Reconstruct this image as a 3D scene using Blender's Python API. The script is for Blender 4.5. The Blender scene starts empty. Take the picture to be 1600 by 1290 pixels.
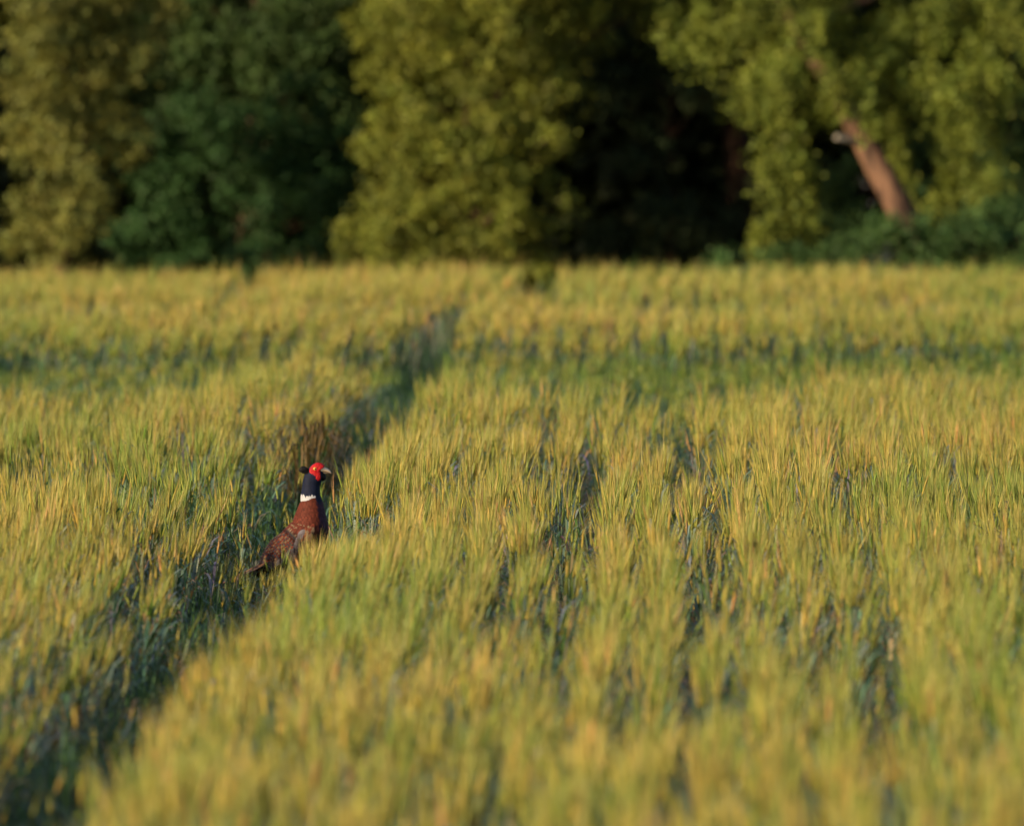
import bpy, math
import numpy as np
from mathutils import Vector

R = math.radians
sc = bpy.context.scene
C = sc.collection

# ------------------------------------------------------------------ camera
F = 24750.0            # focal length in pixels of a 1600 px wide frame
H = 1.69               # camera height
cam = bpy.data.cameras.new('camera')
cam.sensor_width = 36.0
cam.lens = F / 1600 * 36.0
cam.clip_start = 0.5
cam.clip_end = 3000
cam.dof.use_dof = True
cam.dof.focus_distance = 46.0
cam.dof.aperture_fstop = 8.9
co = bpy.data.objects.new('camera', cam)
C.objects.link(co)
co.location = (0, 0, H)
co.rotation_euler = (R(90) - math.atan(600 / F), 0, math.atan(300 / F))
sc.camera = co

# ------------------------------------------------------------------ sky and sun
SUN_EL, SUN_AZ = R(15), R(53)      # azimuth: how far left of straight behind the camera
w = bpy.data.worlds.new('World')
sc.world = w
w.use_nodes = True
nt = w.node_tree
sky = nt.nodes.new('ShaderNodeTexSky')
sky.sky_type = 'NISHITA'
sky.sun_disc = False
sky.sun_elevation = SUN_EL
sd = Vector((-math.sin(SUN_AZ) * math.cos(SUN_EL), -math.cos(SUN_AZ) * math.cos(SUN_EL), math.sin(SUN_EL)))
sky.sun_rotation = math.atan2(sd.x, sd.y)
bg = nt.nodes['Background']
bg.inputs['Strength'].default_value = 0.135
nt.links.new(sky.outputs[0], bg.inputs['Color'])
sun = bpy.data.lights.new('sun', 'SUN')
sun.energy = 5.0
sun.angle = R(0.6)
sun.color = (1.0, 0.80, 0.49)
so = bpy.data.objects.new('sun', sun)
C.objects.link(so)
so.rotation_euler = sd.to_track_quat('Z', 'Y').to_euler()
sc.view_settings.view_transform = 'Standard'
sc.view_settings.look = 'None'
sc.view_settings.exposure = 0.27
sc.view_settings.gamma = 1.0
sc.cycles.max_bounces = 5
sc.cycles.diffuse_bounces = 3
sc.cycles.glossy_bounces = 2
sc.cycles.transmission_bounces = 3

# ------------------------------------------------------------------ helpers
rng = np.random.default_rng(7)


def P(px, py, Y):
    """design-time: photo pixel at distance Y -> world point"""
    return np.array([(px - 1100) * Y / F, Y, H - (py - 45) * Y / F])


def vnoise(x, y, seed=0):
    """smooth value noise in -1..1"""
    xi = np.floor(x).astype(np.int64); yi = np.floor(y).astype(np.int64)
    fx = x - xi; fy = y - yi
    fx = fx * fx * (3 - 2 * fx); fy = fy * fy * (3 - 2 * fy)
    def h(a, b):
        n = (a * 374761393 + b * 668265263 + seed * 974711) & 0x7fffffff
        n = ((n ^ (n >> 13)) * 1274126177) & 0x7fffffff
        return ((n ^ (n >> 16)) & 0xffff) / 32767.5 - 1
    return (h(xi, yi) * (1 - fx) + h(xi + 1, yi) * fx) * (1 - fy) + (h(xi, yi + 1) * (1 - fx) + h(xi + 1, yi + 1) * fx) * fy


def mesh_obj(name, V, T, col, mat, parent=None, smooth=False):
    V = np.asarray(V, dtype=np.float32).reshape(-1, 3)
    T = np.asarray(T, dtype=np.int32).reshape(-1, 3)
    me = bpy.data.meshes.new(name)
    me.vertices.add(len(V)); me.vertices.foreach_set('co', V.ravel())
    me.loops.add(T.size); me.loops.foreach_set('vertex_index', T.ravel())
    me.polygons.add(len(T))
    me.polygons.foreach_set('loop_start', np.arange(0, T.size, 3, dtype=np.int32))
    me.polygons.foreach_set('loop_total', np.full(len(T), 3, dtype=np.int32))
    if smooth:
        me.polygons.foreach_set('use_smooth', np.ones(len(T), dtype=bool))
    me.update(calc_edges=True)
    if col is not None:
        col = np.asarray(col, dtype=np.float32).reshape(-1, 3)
        if len(col) == 1: col = np.repeat(col, len(V), 0)
        a = me.color_attributes.new('Col', 'FLOAT_COLOR', 'POINT')
        a.data.foreach_set('color', np.hstack([np.clip(col, 0, 1), np.ones((len(col), 1), np.float32)]).astype(np.float32).ravel())
    me.materials.append(mat)
    o = bpy.data.objects.new(name, me)
    C.objects.link(o)
    if parent: o.parent = parent
    return o


def tag(o, label=None, cat=None, group=None, kind=None):
    if label: o['label'] = label
    if cat: o['category'] = cat
    if group: o['group'] = group
    if kind: o['kind'] = kind
    return o


def empty(name, loc=(0, 0, 0)):
    o = bpy.data.objects.new(name, None)
    o.location = loc
    o.empty_display_size = 0.1
    C.objects.link(o)
    return o


class Bag:
    def __init__(s): s.V, s.T, s.C, s.n = [], [], [], 0
    def add(s, V, T, col):
        V = np.asarray(V, float).reshape(-1, 3)
        s.V.append(V); s.T.append(np.asarray(T).reshape(-1, 3) + s.n)
        col = np.asarray(col, float).reshape(-1, 3)
        s.C.append(np.repeat(col, len(V), 0) if len(col) == 1 else col)
        s.n += len(V)
    def obj(s, name, mat, parent=None, smooth=False):
        return mesh_obj(name, np.vstack(s.V), np.vstack(s.T), np.vstack(s.C), mat, parent, smooth)


# ------------------------------------------------------------------ materials
def leaf_mat(name, transl=0.3, rough=0.55, spec=0.3, tint=(1, 1, 1), nscale=0):
    m = bpy.data.materials.new(name); m.use_nodes = True
    n = m.node_tree.nodes; l = m.node_tree.links
    p = n['Principled BSDF']; out = n['Material Output']
    a = n.new('ShaderNodeVertexColor'); a.layer_name = 'Col'
    src = a.outputs[0]
    if nscale:
        g = n.new('ShaderNodeTexCoord'); no = n.new('ShaderNodeTexNoise'); no.inputs['Scale'].default_value = nscale
        l.new(g.outputs['Object'], no.inputs['Vector'])
        r = n.new('ShaderNodeMapRange'); r.inputs['From Min'].default_value = .3; r.inputs['From Max'].default_value = .7
        r.inputs['To Min'].default_value = .65; r.inputs['To Max'].default_value = 1.3
        l.new(no.outputs[0], r.inputs[0])
        mx = n.new('ShaderNodeVectorMath'); mx.operation = 'SCALE'
        l.new(src, mx.inputs[0]); l.new(r.outputs[0], mx.inputs['Scale']); src = mx.outputs[0]
    l.new(src, p.inputs['Base Color'])
    p.inputs['Roughness'].default_value = rough
    p.inputs['Specular IOR Level'].default_value = spec
    if transl:
        t = n.new('ShaderNodeBsdfTranslucent'); mix = n.new('ShaderNodeMixShader')
        v = n.new('ShaderNodeVectorMath'); v.operation = 'MULTIPLY'; v.inputs[1].default_value = (1.25, 1.2, .6)
        l.new(src, v.inputs[0]); l.new(v.outputs[0], t.inputs['Color'])
        mix.inputs[0].default_value = transl
        l.new(p.outputs[0], mix.inputs[1]); l.new(t.outputs[0], mix.inputs[2]); l.new(mix.outputs[0], out.inputs['Surface'])
    return m


def noise_mat(name, c1, c2, scale, rough=.9, bump=.3, stretch=(1, 1, 1)):
    m = bpy.data.materials.new(name); m.use_nodes = True
    n = m.node_tree.nodes; l = m.node_tree.links
    p = n['Principled BSDF']; p.inputs['Roughness'].default_value = rough; p.inputs['Specular IOR Level'].default_value = .2
    g = n.new('ShaderNodeTexCoord'); mp = n.new('ShaderNodeMapping'); mp.inputs['Scale'].default_value = stretch
    no = n.new('ShaderNodeTexNoise'); no.inputs['Scale'].default_value = scale; no.inputs['Detail'].default_value = 8
    l.new(g.outputs['Object'], mp.inputs[0]); l.new(mp.outputs[0], no.inputs['Vector'])
    cr = n.new('ShaderNodeValToRGB')
    cr.color_ramp.elements[0].position = .35; cr.color_ramp.elements[0].color = (*c1, 1)
    cr.color_ramp.elements[1].position = .65; cr.color_ramp.elements[1].color = (*c2, 1)
    l.new(no.outputs[0], cr.inputs[0]); l.new(cr.outputs[0], p.inputs['Base Color'])
    b = n.new('ShaderNodeBump'); b.inputs['Strength'].default_value = bump; b.inputs['Distance'].default_value = .02
    l.new(no.outputs[0], b.inputs['Height']); l.new(b.outputs[0], p.inputs['Normal'])
    return m


M_crop = leaf_mat('barley', .24, .45, .4)
M_tree = leaf_mat('tree_leaves', .25, .6, .25)
M_soil = noise_mat('soil', (.07, .048, .032), (.13, .095, .065), 9)
M_bark = noise_mat('bark', (.06, .035, .027), (.25, .135, .085), 18, .85, .8, (1, 1, .25))
M_bark_dark = noise_mat('dark_bark', (.035, .02, .015), (.10, .055, .035), 9, .9, .8, (1, 1, .25))
M_feather = leaf_mat('plumage', 0, .7, .15)
M_skin = leaf_mat('wattle', 0, .6, .25, nscale=260)
M_horn = leaf_mat('horn', 0, .4, .4)

# ------------------------------------------------------------------ ground
gv = [(-1500, -50, 0), (1500, -50, 0), (1500, 2500, 0), (-1500, 2500, 0)]
ground = mesh_obj('ground', gv, [(0, 1, 2), (0, 2, 3)], None, M_soil)
tag(ground, 'brown bare soil of the field between the barley rows', 'ground', kind='structure')

# ------------------------------------------------------------------ barley
EAR = np.array([.56, .42, .088]); EAR_G = np.array([.185, .24, .03]); AWN = np.array([.62, .475, .15])
STEM = np.array([.15, .19, .125]); LEAF = np.array([.085, .175, .06]); LEAF_B = np.array([.15, .20, .21]); DRY = np.array([.46, .30, .17])


def ribbon(pts, w, side):
    """flat tapering strip along pts; w per point (last = tip)"""
    pts = np.asarray(pts, float); n = len(pts)
    V = []
    for i in range(n - 1):
        V += [pts[i] - side * w[i] / 2, pts[i] + side * w[i] / 2]
    V.append(pts[-1])
    T = []
    for i in range(n - 2):
        a = 2 * i; T += [(a, a + 1, a + 3), (a, a + 3, a + 2)]
    a = 2 * (n - 2); T.append((a, a + 1, a + 2))
    return np.array(V), np.array(T)


def plant_variant(r, lod, size=1.0):
    """one barley stalk, unit height 1 at the ear's tip (m are scaled later: 1 = 0.40 m). col code: w = mix params"""
    B = Bag()
    sc_ = 1 / .40
    lean = r.normal(0, .025) + .008; leany = r.normal(0, .03)
    def pos(z): return np.array([lean * z * z, leany * z * z, z])
    ang = r.uniform(0, math.pi); side = np.array([math.cos(ang), math.sin(ang), 0])
    top = .74 + r.normal(0, .02)
    V, T = ribbon([pos(0), pos(.35), pos(top), pos(top + .03)], np.array([.0035, .0035, .0028, .002]) * sc_ * (1.6 if lod else 1), side)
    B.add(V, T, STEM * r.uniform(.8, 1.5))
    # leaves
    nl = {0: 3, 1: 2, 2: 1}[lod]
    for k in range(nl):
        z0 = [.50, .36, .22, .6][k] + r.normal(0, .03)
        a = r.uniform(0, 2 * math.pi); d = np.array([math.cos(a), math.sin(a), 0]); s = np.array([-d[1], d[0], 0])
        L = r.uniform(.22, .36); up = r.uniform(.75, 1.15)
        p0 = pos(z0); p1 = p0 + d * L * .25 + [0, 0, L * up * .55]; p2 = p0 + d * L * .55 + [0, 0, L * up * .7]; p3 = p0 + d * L * .8 + [0, 0, L * (up - .45)]
        V, T = ribbon([p0, p1, p2, p3], np.array([.006, .010, .008, 0]) * sc_, s)
        t = r.random()
        c = LEAF * (1 - t) + LEAF_B * t
        if r.random() < .12: c = DRY * .8
        B.add(V, T, c * r.uniform(.7, 1.5))
    # ear: a slim 3-sided spindle, nodding a little
    L = (.060 + r.normal(0, .007)) * sc_
    nod = np.array([lean * 1.8 + r.normal(0, .07) + .01, leany * 1.6 + r.normal(0, .08), 1]); nod /= np.linalg.norm(nod)
    base = pos(top)
    e1 = np.cross(nod, [0, 1, 0]); e1 /= np.linalg.norm(e1); e2 = np.cross(nod, e1)
    rad = .0040 * sc_ * (1.35 if lod else 1)
    V = [base]
    for t_, k_ in ((.25, 1.0), (.7, .9)):
        for j in range(3):
            a = j * 2.094 + t_
            V.append(base + nod * L * t_ + (e1 * math.cos(a) + e2 * math.sin(a)) * rad * k_)
    V.append(base + nod * L)
    T = []
    for j in range(3):
        k = (j + 1) % 3
        T += [(0, 1 + k, 1 + j), (1 + j, 1 + k, 4 + k), (1 + j, 4 + k, 4 + j), (4 + j, 4 + k, 7)]
    g = r.random()
    ec = EAR * g + EAR_G * (1 - g)
    B.add(V, T, ec * r.uniform(.8, 1.15))
    # awns
    na = {0: 8, 1: 7, 2: 6}[lod]
    for k in range(na):
        t_ = r.uniform(.1, .95); a = r.uniform(0, 2 * math.pi)
        o_ = e1 * math.cos(a) + e2 * math.sin(a)
        b = base + nod * L * t_ + o_ * rad * .7
        d = nod + o_ * r.uniform(.03, .13); d /= np.linalg.norm(d)
        tip = b + d * r.uniform(.045, .082) * sc_
        s = np.cross(d, r.normal(size=3)); s /= np.linalg.norm(s)
        wd = {0: .0007, 1: .0009, 2: .0011}[lod] * sc_
        gg = r.random()
        B.add([b - s * wd, b + s * wd, tip], [(0, 1, 2)], (AWN * gg + EAR_G * 1.25 * (1 - gg)) * r.uniform(.8, 1.1))
    return np.vstack(B.V), np.vstack(B.T), np.vstack(B.C)


def scatter(name, pts, heights, tint, variants, mat, dark=None, leanx=None, widen=None):
    """bake copies of the variants at pts into ONE mesh (a stand of barley nobody could count)"""
    n = len(pts); which = rng.integers(0, len(variants), n)
    Vs, Ts, Cs = [], [], []; off = 0
    yaw = rng.normal(0, .9, n)
    for vi, (V, T, Cc) in enumerate(variants):
        idx = np.nonzero(which == vi)[0]; m = len(idx)
        if not m: continue
        c = np.cos(yaw[idx])[:, None]; s = np.sin(yaw[idx])[:, None]
        h = heights[idx][:, None]
        wd = .33 if widen is None else widen[idx][:, None]
        X = (V[None, :, 0] * c - V[None, :, 1] * s) * wd
        Y = (V[None, :, 0] * s + V[None, :, 1] * c) * wd
        Z = V[None, :, 2] * h
        if leanx is not None: X = X + leanx[idx][:, None] * Z * (V[None, :, 2] ** 1)
        out = np.stack([X + pts[idx, 0][:, None], Y + pts[idx, 1][:, None], Z + pts[idx, 2][:, None]], -1).astype(np.float32)
        Vs.append(out.reshape(-1, 3))
        Ts.append((T[None] + (np.arange(m) * len(V))[:, None, None] + off).reshape(-1, 3).astype(np.int32))
        Cs.append((Cc[None] * tint[idx][:, None, :]).reshape(-1, 3).astype(np.float32))
        off += m * len(V)
    return mesh_obj(name, np.vstack(Vs), np.vstack(Ts), np.vstack(Cs), mat)


vr = np.random.default_rng(11)
VAR = {l: [plant_variant(vr, l) for _ in range(36)] for l in (0, 1, 2)}


def path_centre(Y):
    return -1.22 + .015 * np.sin(Y * .35) - .05 * np.clip((Y - 58) / 12, 0, 1)


def near_edge(X):
    """distance at which the near stand of barley ends (per lateral position X)"""
    u = X / 61 * F + 1100           # roughly the picture column
    xs = [-900, 0, 330, 420, 540, 600, 700, 850, 1000, 1150, 1300, 1600, 2500]
    ys = [57.5, 57.5, 59.5, 65.0, 65.5, 61.0, 60.5, 58.5, 57.0, 57.5, 60.0, 60.5, 60]
    return np.interp(u, xs, ys)


def far_edge0(X):
    return 70.3 + 1.0 * vnoise(X * .9 + 31, X * 0 + 3, 5) + .35 * vnoise(X * 6, X * 0 + 9, 6)


def gap_line(x1, y1, x2, y2, hw, strength):
    """a missed or laid drill row: from one spot of the field to another"""
    k = H - .39
    return ((x1 - 1100) / (y1 - 45) * k, k * F / (y1 - 45), (x2 - 1100) / (y2 - 45) * k, k * F / (y2 - 45), hw, strength)


GAPS = [gap_line(*g) for g in [
    (1348, 790, 1398, 1275, .052, .98), (1300, 640, 1345, 800, .032, .9), (1270, 900, 1262, 1200, .034, .9), (1112, 640, 1096, 850, .036, .92), (1100, 830, 1040, 1260, .046, .97), (1060, 600, 1066, 740, .062, .97), (930, 600, 900, 740, .048, .95), (903, 730, 880, 920, .042, .95), (880, 900, 846, 1060, .036, .9),
    (857, 590, 838, 730, .056, .95), (785, 860, 760, 1010, .034, .85), (868, 920, 850, 1020, .036, .85), (1275, 900, 1262, 1060, .032, .8), (722, 615, 700, 760, .030, .8),
    (1120, 640, 1135, 770, .040, .9), (1240, 560, 1252, 690, .046, .9), (665, 940, 640, 1010, .036, .85), (575, 960, 540, 1030, .04, .85), (650, 1130, 640, 1250, .06, .85),
    (775, 1150, 765, 1280, .045, .85), (1180, 880, 1190, 990, .034, .8), (285, 600, 270, 710, .048, .9), (165, 600, 155, 710, .048, .9), (390, 590, 385, 690, .045, .85), (210, 790, 195, 880, .036, .8), (325, 735, 310, 810, .03, .8),
    (1545, 880, 1580, 1000, .03, .8), (1480, 640, 1500, 740, .028, .7), (1385, 600, 1400, 700, .026, .7), (960, 1010, 940, 1120, .03, .8), (1165, 1080, 1150, 1270, .034, .8), (430, 1120, 410, 1260, .04, .8),
    (60, 650, 40, 730, .03, .7), (1000, 620, 985, 700, .026, .8), (800, 740, 790, 800, .028, .8), (1300, 700, 1310, 780, .026, .8), (1500, 1050, 1530, 1180, .03, .7)]]
gr = np.random.default_rng(4)
for _ in range(90):   # many short thin places along the drill rows
    gx = np.round(gr.uniform(-3.2, 1.9) / .118) * .118 + .059; gy = gr.uniform(26, 60); gl = gr.uniform(1.2, 4.5)
    GAPS.append((gx, gy, gx + gr.normal(0, .01), gy + gl, gr.uniform(.018, .032), gr.uniform(.6, .9)))


def field_points(Y0, Y1, dens, margin, tillers=6):
    """drilled rows of clumps; each clump a handful of stalks that share a height and a colour"""
    n = int((Y1 - Y0) * 12 * dens / tillers)
    Y = rng.uniform(Y0, Y1, n)
    X = rng.uniform(-7.5, 4.5, n)
    k = (X > -1100 / F * Y - margin) & (X < 500 / F * Y + margin)
    X, Y = X[k], Y[k]
    wob = .018 * np.sin(Y * .21 + 1.3) + .02 * vnoise(Y * .15, Y * 0 + 2, 3)
    row = np.round(X / .118)
    X = row * .118 + rng.normal(0, .012, len(X)) + wob
    m = len(X)
    ch = rng.normal(0, .026, m); cc = rng.random(m)
    reps = rng.integers(max(2, tillers - 3), tillers + 4, m)
    idx = np.repeat(np.arange(m), reps)
    X = X[idx] + rng.normal(0, .014, len(idx)); Y = Y[idx] + rng.normal(0, .022, len(idx))
    return X, Y, row[idx], ch[idx], cc[idx]


def tints(X, Y, n, cc):
    a = vnoise(X * 1.3, Y * .28, 21) * .6 + vnoise(X * 5, Y * .9, 22) * .4
    g = np.clip(.08 + .95 * cc + .6 * a + rng.normal(0, .15, n), 0, 1)[:, None]   # 1 = golden, 0 = green
    t = np.array([.58, .86, .62]) * (1 - g) + np.array([1.18, 1.0, 1.0]) * g
    t = t * rng.uniform(.78, 1.18, (n, 1))
    dry = rng.random(n) < .05
    t[dry] *= np.array([1.25, .9, 1.6])
    return t


def build_near():
    X, Y, row, ch, cc = field_points(19.5, 66, 400, 1.3, 4)
    edge = near_edge(X) + .5 * vnoise(X * 3, X * 0 + 1, 8)
    keep = (Y < edge)
    c = path_centre(Y)
    wl = (.165 - .05 * np.clip((Y - 60) / 4, 0, 1)) + .035 * vnoise(Y * .8, Y * 0, 31) + .03 * vnoise(Y * 3, Y * 0, 32)
    wr = (.155 - .04 * np.clip((Y - 60) / 4, 0, 1)) - .045 * np.exp(-((Y - 43) / 1.8) ** 2) + .02 * vnoise(Y * 1.0, Y * 0, 33) + .02 * vnoise(Y * 4.3, Y * 0, 34)
    inside = (X > c - wl) & (X < c + wr)
    front = inside & (X > c - .11) & (Y > 43.0) & (Y < 44.75)
    stray = inside & (rng.random(len(X)) < .07) & ~((np.abs(X - c - .07) < .09) & (np.abs(Y - 45.1) < .45))
    stray |= front & (rng.random(len(X)) < .62)
    keep &= ~inside | stray
    # a shorter, broken edge along the left side of the wheel track
    dl = (c - wl) - X
    hfac = np.ones(len(X))
    near_l = (dl > 0) & (dl < .22)
    hfac = np.where(stray, rng.uniform(.35, .75, len(X)), hfac)
    hfac = np.where(front, rng.uniform(.36, .60, len(X)), hfac)
    hfac = np.where(near_l, .72 + 1.25 * dl, hfac)
    keep &= ~(near_l & (rng.random(len(X)) < .25))
    dr = X - (c + wr)
    near_r = (dr > 0) & (dr < .10)
    hfac = np.where(near_r, .84 + 1.6 * dr, hfac)
    short = np.zeros(len(X), bool)
    for gi, (xa, ya, xb, yb, hw, st) in enumerate(GAPS):
        u = (Y - ya) / (yb - ya)
        gw = xa + (xb - xa) * u + .010 * vnoise(Y * 1.1, Y * 0, gi)
        inside = (np.abs(X - gw) < .88 * hw * (1 + .35 * vnoise(Y * 1.3, Y * 0, gi + 50))) & (u > rng.normal(0, .08, len(X))) & (u < 1 + rng.normal(0, .08, len(X)))
        hit = inside & (rng.random(len(X)) < st)
        short |= hit
    keep &= ~(short & (rng.random(len(X)) < .75))
    hfac = np.where(short, rng.uniform(.25, .60, len(X)), hfac)
    # patchy thin places
    th = vnoise(X * 7, Y * .55, 41) + .5 * vnoise(X * 15, Y * 1.3, 42)
    keep &= ~((th > .55) & (rng.random(len(X)) < .6))
    X, Y, row, hfac, ch, cc = X[keep], Y[keep], row[keep], hfac[keep], ch[keep], cc[keep]
    n = len(X)
    rowh = .018 * np.sin(row * 12.9898) 
    h = .385 + .022 * vnoise(X * 1.6, Y * .30, 51) + .020 * vnoise(X * 6, Y * .9, 52) + .016 * vnoise(X * 14, Y * 3, 53) + rowh + ch + rng.normal(0, .013, n)
    h = h * hfac
    cap = .235 + .0325 * (45 - Y) + rng.normal(0, .02, n)
    cc_ = path_centre(Y)
    h = np.where((Y > 39.5) & (Y < 45.2) & (X > cc_) & (X < cc_ + .36), np.minimum(h, cap), h)
    lean = .025 + .08 * vnoise(X * 2, Y * .5, 61) + rng.normal(0, .07, n)
    return X, Y, h, lean, n, cc


X, Y, h, lean, n, cc = build_near()
pts = np.stack([X, Y, np.zeros(n)], -1)
tn = tints(X, Y, n, cc)
mid = (Y > 33) & (Y < 62)
o = scatter('barley_crop', pts[mid], h[mid], tn[mid], VAR[0], M_crop, leanx=lean[mid])
tag(o, 'ripening green and gold barley around the pheasant, standing in drilled rows', 'barley', kind='stuff')
a = Y <= 33
o = scatter('barley_crop', pts[a], h[a], tn[a], VAR[1], M_crop, leanx=lean[a])
tag(o, 'soft blurred barley heads along the bottom of the picture', 'barley', kind='stuff')
a = Y >= 62
if a.any():
    o = scatter('barley_crop', pts[a], h[a], tn[a], VAR[0], M_crop, leanx=lean[a])
    tag(o, 'golden rounded hump of barley beside the top end of the wheel track', 'barley', kind='stuff')

# the hollow of the cross track: thin short barley that rises again towards the far stand
X, Y, row, ch, cc = field_points(56.5, 73, 210, 1.6, 5)
ne = near_edge(X); fe = far_edge0(X)
u = (Y - ne) / (fe - ne)
left = np.clip((-2.4 - X) / .6, 0, 1)
keep = (u > .03) & (u < 1) & (np.abs(X - path_centre(Y) - .02) > .12) & (rng.random(len(X)) < .25 + .45 * u - .2 * left)
X, Y, row, ch, cc, u, left = [q[keep] for q in (X, Y, row, ch, cc, u, left)]; n = len(X)
h = .40 * (.36 + (.26 - .14 * left) * u + .04 * vnoise(X * 2, Y * .7, 97)) + ch * .6 + rng.normal(0, .012, n)
o = scatter('barley_hollow', np.stack([X, Y, np.zeros(n)], -1), h, tints(X, Y, n, cc * np.clip(u * .5 - .1, 0, 1)) * (.85 - .1 * left[:, None]), VAR[1], M_crop, leanx=.02 + rng.normal(0, .06, n))
tag(o, 'short thin green barley along the cross track in the middle distance', 'barley', kind='stuff')

# far stand
X, Y, row, ch, cc = field_points(68.5, 87, 300, 1.8, 5)
keep = (Y > far_edge0(X))
c = path_centre(Y)
keep &= ~((np.abs(X - c - .02) < .10) & (Y < 76))
keep &= ~((np.abs(X + .90) < .11) & (Y > 80))
keep &= ~((np.abs(X + 2.46) < .09) & (Y > 80))
band = (Y > 75.4 + .4 * vnoise(X * 1.3, X * 0, 71)) & (Y < 78.6 + .5 * vnoise(X * 1.5, X * 0, 72))
keep &= ~(band & (rng.random(len(X)) < .93))
X, Y, row, ch, cc = X[keep], Y[keep], row[keep], ch[keep], cc[keep]; n = len(X)
h = .385 + .018 * vnoise(X * 1.2, Y * .3, 81) + .012 * vnoise(X * 6, Y, 82) + ch * .9 + rng.normal(0, .014, n)
de = Y - far_edge0(X)
h *= np.clip(.80 + .20 * de / 1.5 + .05 * vnoise(X * 3, Y, 83), .6, 1)
ft = tints(X, Y, n, cc * np.clip(.35 + de / 3, 0, 1))
h *= np.where((rng.random(n) < .0015), 1.15, 1)
o = scatter('barley_far_stand', np.stack([X, Y, np.zeros(n)], -1), h, ft, VAR[2], M_crop, leanx=.05 + rng.normal(0, .06, n))
tag(o, 'hazy yellow barley beyond the cross track, reaching the foot of the trees', 'barley', kind='stuff')

# low green regrowth in the cross track and the wheel track
def grass_variant(r, dry=0.0, spread=1.0):
    B = Bag()
    for k in range(9):
        a = r.uniform(0, 2 * math.pi); d = np.array([math.cos(a), math.sin(a), 0]); s = np.array([-d[1], d[0], 0])
        L = r.uniform(.5, 1.1); q = r.uniform(.05, .6) * spread
        b = np.array([r.normal(0, .06), r.normal(0, .06), 0])
        V, T = ribbon([b, b + d * L * q * .2 + [0, 0, L * .5], b + d * L * q * .5 + [0, 0, L * .82], b + d * L * q * 1.0 + [0, 0, L * (.95 - .5 * q)]], np.array([.012, .014, .010, 0]) * 1.6, s)
        cc = DRY if r.random() < dry else (LEAF * 1.1 if r.random() < .8 else LEAF_B * .8)
        B.add(V, T, cc * r.uniform(.6, 1.3))
    return np.vstack(B.V), np.vstack(B.T), np.vstack(B.C)


GV = [grass_variant(vr) for _ in range(12)]
GD = [grass_variant(vr, .55, 1.3) for _ in range(12)]
n = 9000
X = rng.uniform(-5.2, 3.2, n); Y = rng.uniform(57, 73.5, n)
k = (Y > near_edge(X) - .2) & (np.abs(X - path_centre(Y)) > .12)
X, Y = X[k], Y[k]; n = len(X)
hh = np.clip(.11 + .05 * vnoise(X * 2, Y * .6, 91) + rng.normal(0, .03, n), .03, .25)
o = scatter('grass', np.stack([X, Y, np.zeros(n)], -1), hh, rng.uniform(.7, 1.1, (n, 1)) * np.ones((1, 3)), GV, M_crop, widen=hh)
tag(o, 'low dark green regrowth in the track that crosses the field', 'grass', kind='stuff')
n = 7000
Y = rng.uniform(20, 80, n); X = path_centre(Y) + rng.uniform(-.2, .16, n)
hh = np.clip(.10 + .05 * vnoise(Y * .9, X * 3, 92) + rng.normal(0, .035, n) + .35 * np.clip(-(X - path_centre(Y)) - .05, 0, .2), .03, .26)
near_b = (np.abs(Y - 45) < 1.3) & (X > path_centre(Y) - .06)
hh = np.where(near_b, hh * .8, hh)
tt = rng.uniform(.6, 1.15, (n, 1)) * np.ones((1, 3))
dr = vnoise(Y * .35, Y * 0 + 4, 93) > .25
tt[dr] *= np.array([1.5, .95, .9])
o = scatter('track_grass', np.stack([X, Y, np.zeros(n)], -1), hh, tt, GV, M_crop, widen=hh)
tag(o, 'trampled bluish green grass and leaning stalks down in the wheel track', 'grass', kind='stuff')


n = 4200
X = rng.uniform(-5.4, 3.4, n); Y = far_edge0(X) + rng.uniform(-1.6, 1.2, n)
k = (np.abs(X - path_centre(Y) - .02) > .10) & ((X > -1.3) | (rng.random(n) < .45))
X, Y = X[k], Y[k]; n = len(X)
hh = .25 + .05 * vnoise(X * 3, Y * 2, 96) + rng.normal(0, .03, n) - np.where(X < -1.3, .06, 0)
o = scatter('side_shoots', np.stack([X, Y, np.zeros(n)], -1), np.clip(hh, .08, .36), rng.uniform(.8, 1.25, (n, 1)) * np.array([[1.75, 1.35, .6]]), GV, M_crop, widen=np.clip(hh, .08, .36) * .55)
tag(o, 'leafy green side shoots at the foot of the barley beyond the cross track', 'barley', kind='stuff')
n = 420
X = rng.uniform(-5.6, 3.6, n); Y = rng.uniform(87.6, 89.8, n)
hh = .36 + .10 * vnoise(X * 1.6, Y * 0, 95) + rng.normal(0, .05, n)
o = scatter('margin_grass', np.stack([X, Y, np.zeros(n)], -1), hh, rng.uniform(.7, 1.2, (n, 1)) * np.array([[.8, .9, .7]]), GV, M_crop, widen=hh * .6)
tag(o, 'uneven dark green grass and weeds on the margin between barley and wood', 'grass', kind='stuff')


def tuft(label, cx, cy, rx, ry, hgt, n, tint=(.82, .78, .85)):
    X = rng.normal(0, rx, n); Y = rng.normal(0, ry, n)
    hh = np.clip(hgt * np.exp(-(X / rx / 1.8) ** 2) * rng.uniform(.6, 1.15, n), .04, None)
    o = scatter('dry_grass_tuft', np.stack([X, Y, np.zeros(n)], -1), hh, rng.uniform(.55, .95, (n, 1)) * np.array([tint]), GD, M_crop, widen=hh * .7)
    o.location = (cx, cy, 0)
    tag(o, label, 'grass tuft', 'dry brown grass tufts in the wheel track')


tuft('brown withered grass tuft just behind the pheasant where the track narrows', -1.33, 54.0, .042, .8, .37, 620, (.62, .60, .42))
tuft('brown withered grass tuft in the dark bottom end of the wheel track', -1.27, 26.5, .07, .8, .19, 500)
tuft('small rusty brown grass tuft in the track below the pheasant', -1.25, 33.0, .04, .5, .15, 120)


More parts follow.
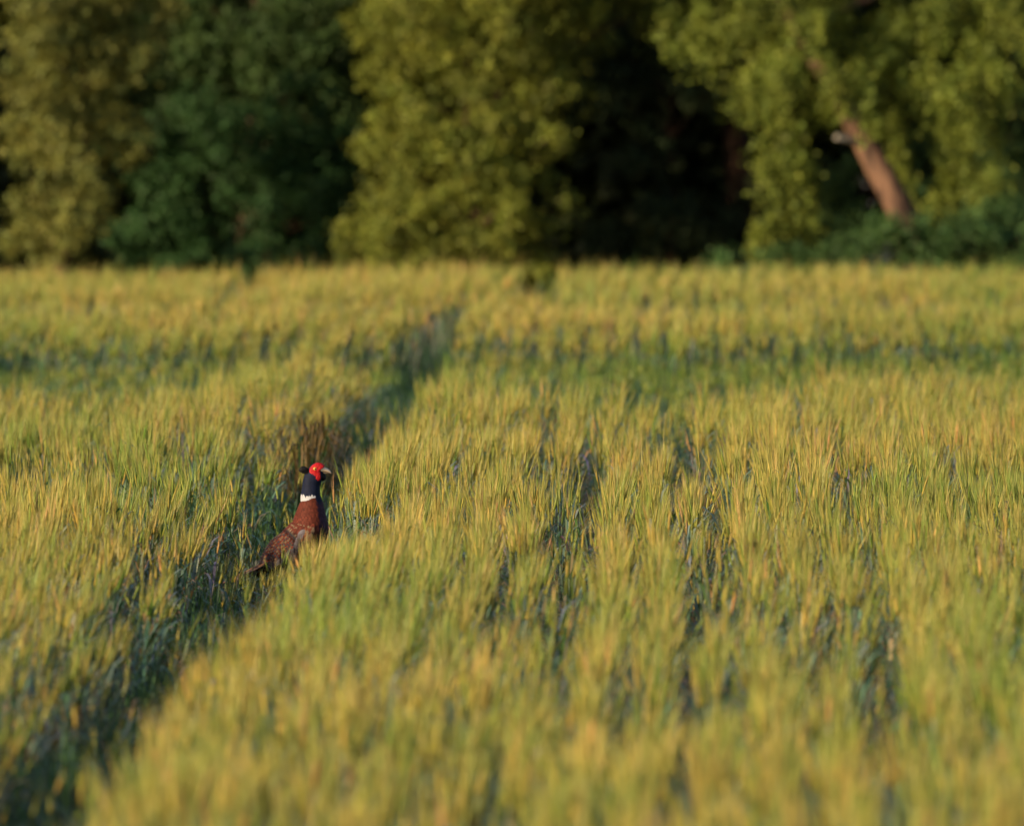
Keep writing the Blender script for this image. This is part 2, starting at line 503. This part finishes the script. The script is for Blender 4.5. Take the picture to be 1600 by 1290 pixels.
# ------------------------------------------------------------------ trees
def foliage(B, lobes, r, leaf=.036, n_per=1500, base=(.1, .12, .03), var=.25, warm=.3, droop=0.0):
    """lobes: (centre xyz, radius). many leaf faces in clusters near each lobe's surface"""
    for (c, R0) in lobes:
        ms = max(5, int(13 * (R0 / .3) ** 1.2))
        sd_ = r.normal(size=(ms, 3)); sd_ /= np.linalg.norm(sd_, axis=1)[:, None]
        sub = c + sd_ * R0 * r.uniform(.55, .85, ms)[:, None]
        sr = R0 * r.uniform(.20, .36, ms)
        nc = max(10, int(120 * (R0 / .3) ** 1.7 * n_per / 1500))
        w_s = r.integers(0, ms, nc)
        d = r.normal(size=(nc, 3)) + [0, 0, .35]; d /= np.linalg.norm(d, axis=1)[:, None]
        cen = sub[w_s] + d * (sr[w_s] * (1 - .25 * r.random(nc)))[:, None]
        per = 16
        cr = (.018 + .05 * r.random(nc) ** 2) * max(1, leaf / .05)
        off = r.normal(size=(nc, per, 3)) * cr[:, None, None] * np.array([1, 1, .75])
        if True:
            off[:, :, 2] -= (droop + .25) * np.abs(r.normal(size=(nc, per))) * .1
        pc = (cen[:, None, :] + off).reshape(-1, 3)
        nn = (d[:, None, :] * .65 + off / .1 * .35 + r.normal(size=(nc, per, 3)) * .55 + np.array([0, 0, .25])).reshape(-1, 3)
        nn /= np.linalg.norm(nn, axis=1)[:, None]
        t = np.cross(nn, r.normal(size=nn.shape)); t /= np.linalg.norm(t, axis=1)[:, None]
        s = np.cross(nn, t)
        L = (leaf * r.uniform(.7, 1.3, len(pc)))[:, None]
        V = np.stack([pc - t * L * .5, pc + s * L * .3 + nn * L * .06, pc + t * L * .55, pc - s * L * .3 + nn * L * .06], 1).reshape(-1, 3)
        q = np.arange(len(pc)) * 4
        T = np.concatenate([np.stack([q, q + 1, q + 2], 1), np.stack([q, q + 2, q + 3], 1)])
        cv = np.repeat(r.uniform(1 - var, 1 + var, ms)[w_s], per) * r.uniform(.8, 1.2, len(pc))
        w_ = np.repeat(r.random(nc), per) * warm
        col = np.array(base)[None] * cv[:, None] * (1 + w_[:, None] * np.array([[.9, .25, -.2]]))
        B.add(V, T, np.repeat(col, 4, 0))


def limb(B, pts, rad, sides=10, r=None):
    pts = np.array(pts, float); n = len(pts)
    # resample smoothly
    tt = np.linspace(0, n - 1, (n - 1) * 6 + 1)
    P_ = np.stack([np.interp(tt, np.arange(n), pts[:, k]) for k in range(3)], 1)
    Rr = np.interp(tt, np.arange(n), rad)
    V = []
    for i, p in enumerate(P_):
        d = P_[min(i + 1, len(P_) - 1)] - P_[max(i - 1, 0)]; d /= np.linalg.norm(d)
        a = np.cross(d, [0, 1, 0]); a /= np.linalg.norm(a); b = np.cross(d, a)
        for j in range(sides):
            th = 2 * math.pi * j / sides
            k = 1 + (.10 * math.sin(th * 3 + i * .4) + .05 * math.sin(th * 5 - i * .7))
            V.append(p + (a * math.cos(th) + b * math.sin(th)) * Rr[i] * k)
    T = []
    for i in range(len(P_) - 1):
        for j in range(sides):
            k = (j + 1) % sides; q = i * sides
            T += [(q + j, q + k, q + sides + k), (q + j, q + sides + k, q + sides + j)]
    V.append(P_[-1]); e = len(V) - 1; q = (len(P_) - 1) * sides
    for j in range(sides): T.append((q + j, q + (j + 1) % sides, e))
    B.add(V, T, (1, 1, 1))


def tree(name, label, cat, Yc, lobes_px, base_px, trunk_r, seed, base, group=None, extra=(), n_per=1500, bark=None, trunk_pts=None, var=.25, warm=.3, leaf=.036, droop=0, irregular=False, dy=.25):
    r = np.random.default_rng(seed)
    if irregular: lobes_px = [(l[0], l[1], l[2] * r.uniform(.62, 1.02)) + tuple(l[3:]) for l in lobes_px]
    root_p = P(base_px, 45, Yc); root_p[2] = 0
    root = empty(name, tuple(root_p))
    lobes = []
    for l in lobes_px:
        px, py, rp = l[:3]; oy = l[3] if len(l) > 3 else r.uniform(-dy, dy)
        lobes.append((P(px, py, Yc + oy) - root_p, rp * Yc / F))
    for (dx, z, rr, oy) in extra:
        lobes.append((np.array([dx, oy, z]), rr))
    B = Bag(); foliage(B, lobes, r, leaf=leaf, n_per=n_per, base=base, var=var, warm=warm, droop=droop)
    B.obj('crown', M_tree, root)
    if trunk_r:
        B = Bag()
        top = max(l[0][2] for l in lobes)
        mx = np.mean([l[0][0] for l in lobes])
        if trunk_pts is None:
            trunk_pts = [(0, 0, -.05), (mx * .3, .05, top * .4), (mx * .7, 0, top * .95)]
        if not bark: trunk_pts = [(a_[0], a_[1] + .75, a_[2]) for a_ in trunk_pts]
        limb(B, trunk_pts, np.linspace(trunk_r, trunk_r * .35, len(trunk_pts)))
        tp = np.array(trunk_pts, float)
        for i, (lc, lr) in enumerate(lobes):
            if lc[2] < (1.9 if bark else .4): continue
            z = max(.25, lc[2] - .25 - .3 * abs(lc[0]))
            zz = np.clip(z, tp[:, 2].min(), tp[:, 2].max())
            b = np.array([np.interp(zz, tp[:, 2], tp[:, 0]), np.interp(zz, tp[:, 2], tp[:, 1]), zz])
            m = (b + lc) / 2 + [0, 0, .06]
            limb(B, [b, m, lc], [trunk_r * .28, trunk_r * .18, trunk_r * .06], 6)
        B.obj('trunk', bark or M_bark_dark, root, smooth=True)
    tag(root, label, cat, group)
    return root


def tops(x0, x1, z0, z1, r0, seed, oy=.2, n=10):
    """the unseen upper part of a crown, so that the tree is whole"""
    r = np.random.default_rng(seed)
    return [(r.uniform(x0, x1), z, r0 * r.uniform(.8, 1.15), r.uniform(-oy, oy)) for z in np.linspace(z0, z1, n)]


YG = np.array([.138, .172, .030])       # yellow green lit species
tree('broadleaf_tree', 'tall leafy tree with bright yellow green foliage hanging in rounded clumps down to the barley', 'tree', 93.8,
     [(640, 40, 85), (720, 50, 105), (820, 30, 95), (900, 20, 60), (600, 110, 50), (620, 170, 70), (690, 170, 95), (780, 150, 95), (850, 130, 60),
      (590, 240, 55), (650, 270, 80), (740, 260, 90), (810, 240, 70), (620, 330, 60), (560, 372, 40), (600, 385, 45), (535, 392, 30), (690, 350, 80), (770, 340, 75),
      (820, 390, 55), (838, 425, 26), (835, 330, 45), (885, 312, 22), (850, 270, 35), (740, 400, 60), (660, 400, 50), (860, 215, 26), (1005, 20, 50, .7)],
     740, .08, 101, YG, extra=tops(-.8, .8, 2.1, 4.6, .6, 1, .4, 9) + [(-.35 + .25 * (i % 4), .5 + .33 * i, .45, .9 + .5 * (i % 5)) for i in range(13)], n_per=1700, var=.4, warm=.4, irregular=True)  # last extra lobes: unseen depth behind the crown, added to shade the hollow
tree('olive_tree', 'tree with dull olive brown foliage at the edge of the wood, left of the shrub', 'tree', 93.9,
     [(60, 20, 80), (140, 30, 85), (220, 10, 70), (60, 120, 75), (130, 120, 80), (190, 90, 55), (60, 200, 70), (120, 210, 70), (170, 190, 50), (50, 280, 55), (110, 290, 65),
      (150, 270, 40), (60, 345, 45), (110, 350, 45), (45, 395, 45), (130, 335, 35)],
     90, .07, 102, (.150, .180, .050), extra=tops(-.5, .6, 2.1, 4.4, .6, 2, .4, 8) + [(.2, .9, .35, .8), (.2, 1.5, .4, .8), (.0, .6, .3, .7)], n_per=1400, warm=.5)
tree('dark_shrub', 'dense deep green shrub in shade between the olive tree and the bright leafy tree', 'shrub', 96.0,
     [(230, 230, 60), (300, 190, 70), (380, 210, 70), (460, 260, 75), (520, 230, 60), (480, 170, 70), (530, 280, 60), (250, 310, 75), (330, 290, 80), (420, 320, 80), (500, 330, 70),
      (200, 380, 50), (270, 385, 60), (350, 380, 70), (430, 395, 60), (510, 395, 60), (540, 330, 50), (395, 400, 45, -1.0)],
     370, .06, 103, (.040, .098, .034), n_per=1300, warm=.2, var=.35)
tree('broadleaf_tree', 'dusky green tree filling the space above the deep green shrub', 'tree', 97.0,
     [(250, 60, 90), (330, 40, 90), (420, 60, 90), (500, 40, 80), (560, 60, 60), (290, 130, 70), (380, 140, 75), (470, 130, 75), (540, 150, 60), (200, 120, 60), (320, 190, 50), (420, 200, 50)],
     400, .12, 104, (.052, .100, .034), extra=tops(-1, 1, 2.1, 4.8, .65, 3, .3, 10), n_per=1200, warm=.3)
# leaning tree on the right with its sunlit trunk
YT = 93.2
bp = P(1425, 380, YT); bx = bp.copy(); bx[2] = 0
def L_(px, py, oy=0.0):
    p = P(px, py, YT + oy) - np.array([P(1455, 45, YT)[0], YT, 0]); return tuple(p)
rt = tree('leaning_tree', 'leaning tree with bare orange brown trunk and drooping yellow green branches', 'tree', YT,
     [(1300, 20, 60), (1370, 30, 70), (1450, 20, 80), (1540, 30, 80), (1600, 30, 60), (1400, 90, 60), (1480, 100, 75), (1560, 110, 60), (1460, 170, 40), (1510, 180, 55), (1560, 190, 40),
      (1500, 245, 42), (1480, 290, 38), (1530, 295, 40), (1560, 270, 30), (1450, 315, 24, -.1), (1500, 330, 32),
      (1180, 30, 65, .3), (1240, 50, 50, .5), (1130, 60, 45, .4), (1080, 30, 60, .5), (1190, 100, 45, .1), (1160, 140, 32, .1), (1210, 170, 45, .1), (1280, 160, 40, .3), (1330, 130, 45, .45), (1380, 150, 45, .45),
      (1245, 215, 50, .1), (1200, 230, 28, .1), (1220, 275, 42, .1), (1260, 270, 38, .2), (1215, 330, 30, .1), (1190, 370, 22, .1), (1195, 395, 22, .1), (1250, 330, 30, .3), (1395, 195, 26, .4),
      (1300, 130, 32, -.35), (1340, 120, 34, -.3), (1250, 70, 34, -.3), (1290, 95, 20, -.3), (1225, 20, 45, -.35), (1275, 30, 34, -.35), (1305, 145, 22, -.3), (1210, 95, 40, -.3), (1180, 0, 40, -.3), (1360, 175, 22, -.25), (1420, 280, 20, .35), (1400, 240, 22, .4)],
     1455, .098, 105, YG * np.array([1.0, 1.08, 1.1]), extra=tops(-1.0, .6, 2.1, 4.4, .55, 4, .4, 9), bark=M_bark,
          trunk_pts=[L_(1455, 440), L_(1425, 380), L_(1398, 315), L_(1365, 248), L_(1330, 185), L_(1285, 110, .1), L_(1245, 50, .15), L_(1200, -60, .2)], n_per=1600, warm=.35, droop=.5, var=.35, irregular=True)
B = Bag()
limb(B, [L_(1350, 222, -.02), L_(1325, 218, -.12), L_(1306, 214, -.16)], [.016, .019, .019], 10)
B.obj('broken_branch_stub', noise_mat('weathered_wood', (.22, .19, .17), (.36, .32, .29), 14), rt, True)
tree('undergrowth_bush', 'low dark green bush under the leaning trunk at the field edge', 'bush', 92.6,
     [(1350, 362, 34), (1420, 358, 38), (1500, 350, 42), (1570, 350, 45), (1290, 400, 40), (1340, 385, 45), (1400, 385, 50), (1470, 380, 55), (1540, 380, 55), (1600, 375, 55), (1440, 400, 40), (1570, 330, 35, .6), (1130, 410, 26), (1190, 408, 26), (1240, 405, 28)],
     1450, .03, 106, (.055, .115, .036), n_per=1200, warm=.25)
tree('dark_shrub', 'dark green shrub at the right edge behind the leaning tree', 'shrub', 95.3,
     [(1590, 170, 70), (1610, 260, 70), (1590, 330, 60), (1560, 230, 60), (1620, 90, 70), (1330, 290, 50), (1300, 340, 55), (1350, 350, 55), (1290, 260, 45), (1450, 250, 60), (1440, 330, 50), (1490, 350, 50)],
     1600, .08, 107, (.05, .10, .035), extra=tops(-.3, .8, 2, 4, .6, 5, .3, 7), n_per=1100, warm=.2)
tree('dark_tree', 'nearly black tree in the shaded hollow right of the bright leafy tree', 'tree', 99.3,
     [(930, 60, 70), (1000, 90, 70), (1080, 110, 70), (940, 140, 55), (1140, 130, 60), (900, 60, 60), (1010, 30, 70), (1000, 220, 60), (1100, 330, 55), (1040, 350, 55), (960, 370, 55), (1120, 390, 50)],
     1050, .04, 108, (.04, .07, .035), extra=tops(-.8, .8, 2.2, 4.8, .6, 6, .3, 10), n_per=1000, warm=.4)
B = Bag()
limb(B, [(0, 0, -.05), (-.05, 0, 1.0), (-.08, 0, 2.2), (-.1, 0, 4.5)], [.09, .08, .07, .03], 10)
t0 = empty('tree_in_shade', tuple(np.array([P(1165, 45, 99.9)[0], 99.9, 0])))
B.obj('trunk', M_bark_dark, t0, True)
B = Bag(); foliage(B, [(np.array([d, 0, z]), .6) for d, z in ((-.3, 3.2), (.4, 3.5), (0, 4.2), (-.6, 3.9), (.5, 4.4))], np.random.default_rng(9), n_per=800, base=(.06, .08, .03)); foliage(B, [(np.array([.05, -.5, .55]), .22), (np.array([-.1, -.5, .35]), .25), (np.array([-.05, -.4, 1.35]), .2), (np.array([.1, -.5, 1.75]), .25)], np.random.default_rng(19), n_per=1300, base=(.045, .06, .03)); B.obj('crown', M_tree, t0)
tag(t0, 'slim reddish trunk standing in the dark gap of the wood', 'tree')

# the wood behind and beside, one mass
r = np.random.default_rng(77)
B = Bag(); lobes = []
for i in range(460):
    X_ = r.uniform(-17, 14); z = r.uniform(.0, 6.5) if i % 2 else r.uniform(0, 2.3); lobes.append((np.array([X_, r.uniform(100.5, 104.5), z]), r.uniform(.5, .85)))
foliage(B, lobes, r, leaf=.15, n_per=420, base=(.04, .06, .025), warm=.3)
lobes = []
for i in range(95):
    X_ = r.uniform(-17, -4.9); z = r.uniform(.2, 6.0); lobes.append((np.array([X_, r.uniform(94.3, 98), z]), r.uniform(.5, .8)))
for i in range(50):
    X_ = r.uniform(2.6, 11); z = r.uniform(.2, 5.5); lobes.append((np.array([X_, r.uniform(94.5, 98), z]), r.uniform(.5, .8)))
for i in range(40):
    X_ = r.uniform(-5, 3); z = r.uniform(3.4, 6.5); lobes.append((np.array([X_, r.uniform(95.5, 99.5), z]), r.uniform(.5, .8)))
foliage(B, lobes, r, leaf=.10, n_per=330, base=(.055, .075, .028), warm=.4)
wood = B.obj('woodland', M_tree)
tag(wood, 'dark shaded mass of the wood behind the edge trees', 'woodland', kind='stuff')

# ------------------------------------------------------------------ pheasant
ZP = 1 / 2534.0
def bl(zx, zy, y=0.0): return np.array([(zx - 590) * ZP, y, (1360 - zy) * ZP])
bird = empty('pheasant', (-1.149, 45.0, 0))
tag(bird, 'cock pheasant standing alert in the wheel track, red face, white collar, chestnut body', 'pheasant')
CHEST = np.array([.085, .0185, .0105]); BLUE = np.array([.007, .010, .030]); PURP = np.array([.035, .014, .030]); WHITE = np.array([.46, .45, .50]); BLACK = np.array([.010, .009, .011])
RUMP = np.array([.24, .050, .025]); BUFF = np.array([.27, .17, .11])

spine = np.array([  # zx, zy, in-plane half width, lateral half width
    (300, 985, 14, 14), (345, 950, 48, 46), (400, 908, 88, 90), (470, 860, 125, 135), (552, 802, 132, 150), (622, 738, 140, 160), (660, 670, 133, 148), (668, 600, 116, 124),
    (672, 540, 97, 100), (674, 485, 80, 78), (669, 445, 70, 66), (670, 400, 64, 58), (675, 350, 60, 53), (690, 305, 62, 50), (703, 270, 60, 48), (712, 240, 50, 42), (716, 216, 34, 30), (718, 203, 10, 9)], float)
ns = 150
tt = np.linspace(0, len(spine) - 1, ns)
def cr_interp(t, A):
    i = np.clip(np.floor(t).astype(int), 0, len(A) - 2); f = (t - i)[:, None]
    p0 = A[np.maximum(i - 1, 0)]; p1 = A[i]; p2 = A[i + 1]; p3 = A[np.minimum(i + 2, len(A) - 1)]
    return .5 * (2 * p1 + (p2 - p0) * f + (2 * p0 - 5 * p1 + 4 * p2 - p3) * f ** 2 + (3 * p1 - p0 - 3 * p2 + p3) * f ** 3)
S = cr_interp(tt, spine)
nr = 56
br = np.random.default_rng(5)
def ring_point(i, th, lift=0.0):
    s = S[i]; s2 = S[min(i + 1, ns - 1)]; s1 = S[max(i - 1, 0)]
    d = np.array([s2[0] - s1[0], 0, -(s2[1] - s1[1])]); d /= np.linalg.norm(d)
    a = np.array([d[2], 0, -d[0]])      # belly / front side
    b = np.array([0, -1.0, 0])          # towards the camera
    c = bl(s[0], s[1])
    nrm = a * math.cos(th) * s[3] + b * math.sin(th) * s[2]; nrm /= np.linalg.norm(nrm) + 1e-9
    return c + a * math.cos(th) * s[2] * ZP + b * math.sin(th) * s[3] * ZP + nrm * lift, nrm, d
def body_col(i, th, jit):
    """plumage colours by place on the body"""
    zx, zy = S[i][0], S[i][1]
    f = math.cos(th)                     # 1 at the breast, -1 on the back
    zy = zy + 3 * math.sin(th * 5 + 1) + 1.5 * math.sin(th * 23)
    if zy < 430 + 6 * f: c = BLUE * (1 + .25 * jit)
    elif zy < 457 - 4 * f and f < .52: c = WHITE * (1 + .08 * jit)
    elif zy < 480 and f >= .52: c = BLUE * (1 + .2 * jit)
    elif f > .60 and zy < 780: c = PURP * (1 + .3 * jit)
    elif f > .55: c = PURP * .6
    elif zy > 800 and f < 0: c = RUMP * (1 + .3 * jit)
    elif zy > 850: c = CHEST * .45 * (1 + .3 * jit)
    else: c = CHEST * (1 + .3 * jit)
    return c
V, Cc = [], []
for i in range(ns):
    for j in range(nr):
        th = 2 * math.pi * j / nr
        p, _, _ = ring_point(i, th); V.append(p)
        Cc.append(body_col(i, th, vnoise(np.array([i * .9]), np.array([j * .9]), 3)[0]))
T = []
for i in range(ns - 1):
    for j in range(nr):
        k = (j + 1) % nr; q = i * nr
        T += [(q + j, q + nr + k, q + k), (q + j, q + nr + j, q + nr + k)]
body = mesh_obj('body', V, T, Cc, M_feather, bird, True)

# overlapping small feathers
B = Bag()
def feather(B, p, nrm, d, L, wd, c0, c1, lift=.12, rim=None):
    """shield shaped feather lying back along -d, tip slightly raised; c1 the tip band"""
    t = -d; t = t - nrm * np.dot(t, nrm); t /= np.linalg.norm(t); s = np.cross(nrm, t)
    pr = [(0, .35), (.35, .95), (.7, .9), (.9, .5)]
    V = []; Cx = []
    for (u, ww) in pr:
        for sg in (-1, 0, 1):
            V.append(p + t * L * u + s * sg * ww * wd / 2 + nrm * L * (lift * u + (.05 if sg == 0 else 0)))
            Cx.append(c0 if u < .6 else c1)
    V.append(p + t * L + nrm * L * lift); Cx.append(c1 if rim is None else rim)
    T = []
    for i in range(3):
        a = i * 3
        T += [(a, a + 1, a + 4), (a, a + 4, a + 3), (a + 1, a + 2, a + 5), (a + 1, a + 5, a + 4)]
    T += [(9, 10, 12), (10, 11, 12)]
    B.add(V, T, np.array(Cx))
for i in range(3, ns - 26, 2):
    sx, sy, wa, wb = S[i]
    n = max(8, int(2 * math.pi * (wa + wb) / 2 * ZP / (.0085 if sy > 480 else .0048)))
    for j in range(n):
        th = 2 * math.pi * (j + .5 * (i // 2 % 2)) / n + br.normal(0, .04)
        p, nrm, d = ring_point(i, th, .0006)
        jit = br.normal(0, .6)
        c = body_col(i, th, jit)
        f = math.cos(th)
        if sy < 480: feather(B, p, nrm, d, .011, .006, c, c * .9, .05); continue
        if sy > 640 and f < .25 and math.sin(th) > -2:
            # mantle: buff centre, black edge; rump: coppery with fine pale bars
            if sy > 770: feather(B, p, nrm, d, .014, .008, RUMP * (1 + .2 * jit) * .55, BUFF * .55 if br.random() < .4 else BLACK * 4, .12, RUMP * .4)
            elif (i // 2) % 3 == 0 and br.random() < .75: feather(B, p, nrm, d, .019, .011, BUFF * br.uniform(.45, .8), BLACK * 2, .12, CHEST)
            else: feather(B, p, nrm, d, .019, .011, c * 1.2, c * .35, .12, c)
        else:
            feather(B, p, nrm, d, .021, .013, c * 1.25, c * .45, .13, BLACK * 2)
B.obj('feathers', M_feather, body)

# wings folded against the sides
for sgn in (1, -1):
    B = Bag()
    wr = np.random.default_rng(8)
    GREY = np.array([.115, .10, .115])
    # rows of coverts on the flank, barred brown and black; grey panel behind
    for rowi in range(13):
        for k in range(11):
            u = k / 10; v = rowi / 12
            zx = 700 - 95 * u - 150 * v * .55 + wr.normal(0, 3); zy = 640 + 240 * v + 45 * u + wr.normal(0, 3)
            if zy > 900: continue
            # lateral position on the body ellipse
            j = np.argmin((S[:, 0] - zx) ** 2 + (S[:, 1] - zy) ** 2); 
            dist = math.hypot(S[j][0] - zx, S[j][1] - zy); q = min(.96, dist / max(S[j][2], 1))
            y = -sgn * (S[j][3] * ZP * math.sqrt(1 - q * q) + .006)
            p = bl(zx, zy, y)
            nrm = np.array([(zx - S[j][0]) / S[j][2] * .8, -sgn * math.sqrt(1 - q * q), -(zy - S[j][1]) / S[j][2] * .8]); nrm /= np.linalg.norm(nrm)
            d = np.array([.35, 0, .94])
            if u > .62: c0 = GREY * wr.uniform(.6, 1.4) + CHEST * .3 * wr.random(); c1 = c0 * .45
            else: c0 = (CHEST * 1.9 if wr.random() < .6 else BUFF * .8) * wr.uniform(.7, 1.2); c1 = BLACK * 1.5 if (rowi + k) % 2 else c0 * .5
            feather(B, p, nrm, d, .026, .014, c0, c1, .10, c0 * .8)
    # long flight feathers
    for k in range(8):
        zx = 560 - k * 16; zy = 745 + k * 10
        p = bl(zx, zy, -sgn * (.056 - k * .003)); nrm = np.array([-.15, -sgn * .95, .1]); nrm /= np.linalg.norm(nrm)
        d = np.array([.45, 0, .89])
        c0 = GREY * (.9 if k < 4 else .5) + CHEST * (.0 if k < 4 else .4)
        feather(B, p, nrm, d, .075, .018, c0 * wr.uniform(.8, 1.1), c0 * .6, .01)
    B.obj('wing', M_feather, bird)

# tail: long pointed barred feathers sloping down behind
for k in range(9):
    B = Bag()
    L = .36 - .022 * abs(k - 4) * 1.6; sp = (k - 4) * .028
    segs = 40
    V = []; Cx = []
    for i in range(segs + 1):
        u = i / segs
        zc = bl(360, 925)
        cx = zc[0] - L * u * .80; cz = zc[2] - L * u * .42 + .02 * u * u + .004 * (4 - abs(k - 4)) - .002 * k
        cy = sp * (.25 + u * .9)
        wdt = (.017 * (1 - u) ** .5 + .002) * (1 if i < segs else .2)
        bar = (i % 5 == 0)
        c = np.array([.055, .035, .025]) if bar else np.array([.30, .14, .075]) * (1 + .2 * math.sin(k * 3 + i))
        for sg in (-1, 0, 1):
            V.append((cx + sg * .004, cy + sg * wdt, cz + (.003 if sg == 0 else 0) + sg * .001)); Cx.append(c * (1.15 if sg == 0 else 1))
    T = []
    for i in range(segs):
        a = i * 3
        T += [(a, a + 1, a + 4), (a, a + 4, a + 3), (a + 1, a + 2, a + 5), (a + 1, a + 5, a + 4)]
    B.add(V, T, np.array(Cx)); B.obj('tail_feather', M_feather, bird)


def ellipsoid(B, c, ax, col, nu=20, nv=14, rough=0, seed=1, cut=None):
    V = []; r_ = np.random.default_rng(seed)
    M = np.array(ax)
    for i in range(nv + 1):
        ph = math.pi * i / nv
        for j in range(nu):
            th = 2 * math.pi * j / nu
            d = np.array([math.cos(th) * math.sin(ph), math.sin(th) * math.sin(ph), math.cos(ph)])
            V.append(np.array(c) + (d * (1 + r_.normal(0, rough))) @ M)
    T = []
    for i in range(nv):
        for j in range(nu):
            k = (j + 1) % nu
            T += [(i * nu + j, (i + 1) * nu + j, (i + 1) * nu + k), (i * nu + j, (i + 1) * nu + k, i * nu + k)]
    B.add(V, T, col)


# red face: one wattle on each side, meeting over the forehead
RED = np.array([.40, .008, .012])
for sgn in (1, -1):
    B = Bag()
    # rings inside the outline of the wattle, bulging outwards, pimpled
    ol = np.array([(655, 255), (666, 230), (688, 210), (716, 198), (746, 202), (768, 216), (772, 230), (750, 240), (741, 260), (744, 285), (747, 310), (737, 333), (715, 344), (692, 335), (674, 312), (662, 284)], float)
    m = 64; q_ = np.linspace(0, len(ol), m, endpoint=False)
    o1 = np.stack([np.interp(q_, np.arange(len(ol) + 1), np.append(ol[:, k], ol[0, k])) for k in (0, 1)], 1)
    o1 = (np.roll(o1, 1, 0) + 2 * o1 + np.roll(o1, -1, 0)) / 4
    cen = np.array([706., 265.]); V = []; wr2 = np.random.default_rng(3)
    for i in range(13):
        rr = i / 12
        for j in range(m):
            p2 = cen + (o1[j] - cen) * rr
            dep = .0120 + .0088 * math.sqrt(max(0, 1 - rr ** 3)) + wr2.normal(0, .0004)
            V.append(bl(p2[0], p2[1], -sgn * (dep if i < 12 else .004)))
    T = []
    for i in range(12):
        for j in range(m):
            k = (j + 1) % m; a_ = i * m
            T += [(a_ + j, a_ + k, a_ + m + k), (a_ + j, a_ + m + k, a_ + m + j)]
    B.add(V, T, RED * wr2.uniform(.75, 1.2, (len(V), 1)))
    wt = B.obj('face_wattle', M_skin, bird, True)
    E = Bag()
    ellipsoid(E, bl(701, 243, -sgn * .0203), [(.0046, 0, 0), (0, .0026, 0), (0, 0, .0044)], (.75, .42, .08))
    ey = E.obj('eye', M_horn, bird, True)
    E = Bag(); ellipsoid(E, bl(702, 243, -sgn * .0226), [(.0021, 0, 0), (0, .0014, 0), (0, 0, .0021)], (.005, .005, .005))
    E.obj('pupil', M_horn, ey, True)
    # ear tuft
    E = Bag()
    for k in range(26):
        a = br.normal(0, 1, 3)
        b0 = bl(655 + a[0] * 5, 262 + a[1] * 8, -sgn * .012); tip = bl(592 + abs(a[2]) * 12, 250 + a[1] * 13, -sgn * (.015 + .002 * a[0]))
        mid = (b0 + tip) / 2 + [0, 0, .002]
        V, T = ribbon([b0, mid, tip], np.array([.005, .006, .002]), np.array([0, .35, .94]))
        E.add(V, T, BLACK * br.uniform(.6, 1.6))
        V, T = ribbon([b0, mid, tip], np.array([.005, .006, .002]), np.array([0, .94, .35]))
        E.add(V, T, BLACK * br.uniform(.6, 1.6))
    ellipsoid(E, bl(616, 250, -sgn * .013), [(.0125, 0, .001), (0, .005, 0), (0, 0, .0075)], BLACK, rough=.04)
    E.obj('ear_tuft', M_feather, bird, True)
# beak
B = Bag()
BK = np.array([.92, .64, .44])
def beak_part(pts, rad, c):
    n = len(pts); V = []; m = 12
    for i, (zx, zy) in enumerate(pts):
        for j in range(m):
            th = 2 * math.pi * j / m
            V.append(bl(zx, zy - math.sin(th) * rad[i][0], math.cos(th) * rad[i][1] * ZP))
    T = []
    for i in range(n - 1):
        for j in range(m):
            k = (j + 1) % m
            T += [(i * m + j, i * m + k, (i + 1) * m + k), (i * m + j, (i + 1) * m + k, (i + 1) * m + j)]
    B.add(V, T, c)
beak_part([(738, 250), (755, 250), (775, 252), (795, 259), (810, 268), (818, 280)], [(21, 42), (20, 38), (17, 30), (13, 20), (8, 11), (1, 1)], BK)
beak_part([(738, 270), (760, 272), (780, 274), (800, 274)], [(9, 13), (8, 11), (6, 8), (1, 1)], BK * .75)
B.obj('beak', M_horn, bird, True)
# black chin bib
B = Bag()
ellipsoid(B, bl(752, 300, 0), [(.0110, 0, 0), (0, .010, 0), (-.002, 0, .0125)], BLACK, rough=.03)
B.obj('chin_feathers', M_feather, bird, True)
# legs and toes
for sgn, zx0 in ((1, 560), (-1, 610)):
    B = Bag()
    y = -sgn * .035
    limb(B, [bl(zx0 + 10, 900, y), bl(zx0 - 25, 990, y), bl(zx0 - 40, 1050, y)], [.022, .015, .007], 10)
    B.C[-1] = np.repeat(np.array([[.06, .03, .02]]), len(B.V[-1]), 0)
    limb(B, [bl(zx0 - 40, 1045, y), bl(zx0 - 20, 1200, y), bl(zx0, 1342, y)], [.0055, .0045, .0048], 8)
    B.C[-1] = np.repeat(np.array([[.22, .17, .14]]), len(B.V[-1]), 0)
    for dx, dy in ((.05, 0), (.042, .024), (.042, -.024), (-.022, .004)):
        f0 = bl(zx0, 1345, y)
        limb(B, [f0, f0 + [dx * .5, dy * .5, .004], f0 + [dx, dy, -.004]], [.004, .0034, .0015], 6)
        B.C[-1] = np.repeat(np.array([[.22, .17, .14]]), len(B.V[-1]), 0)
    B.obj('leg', M_horn, bird, True)
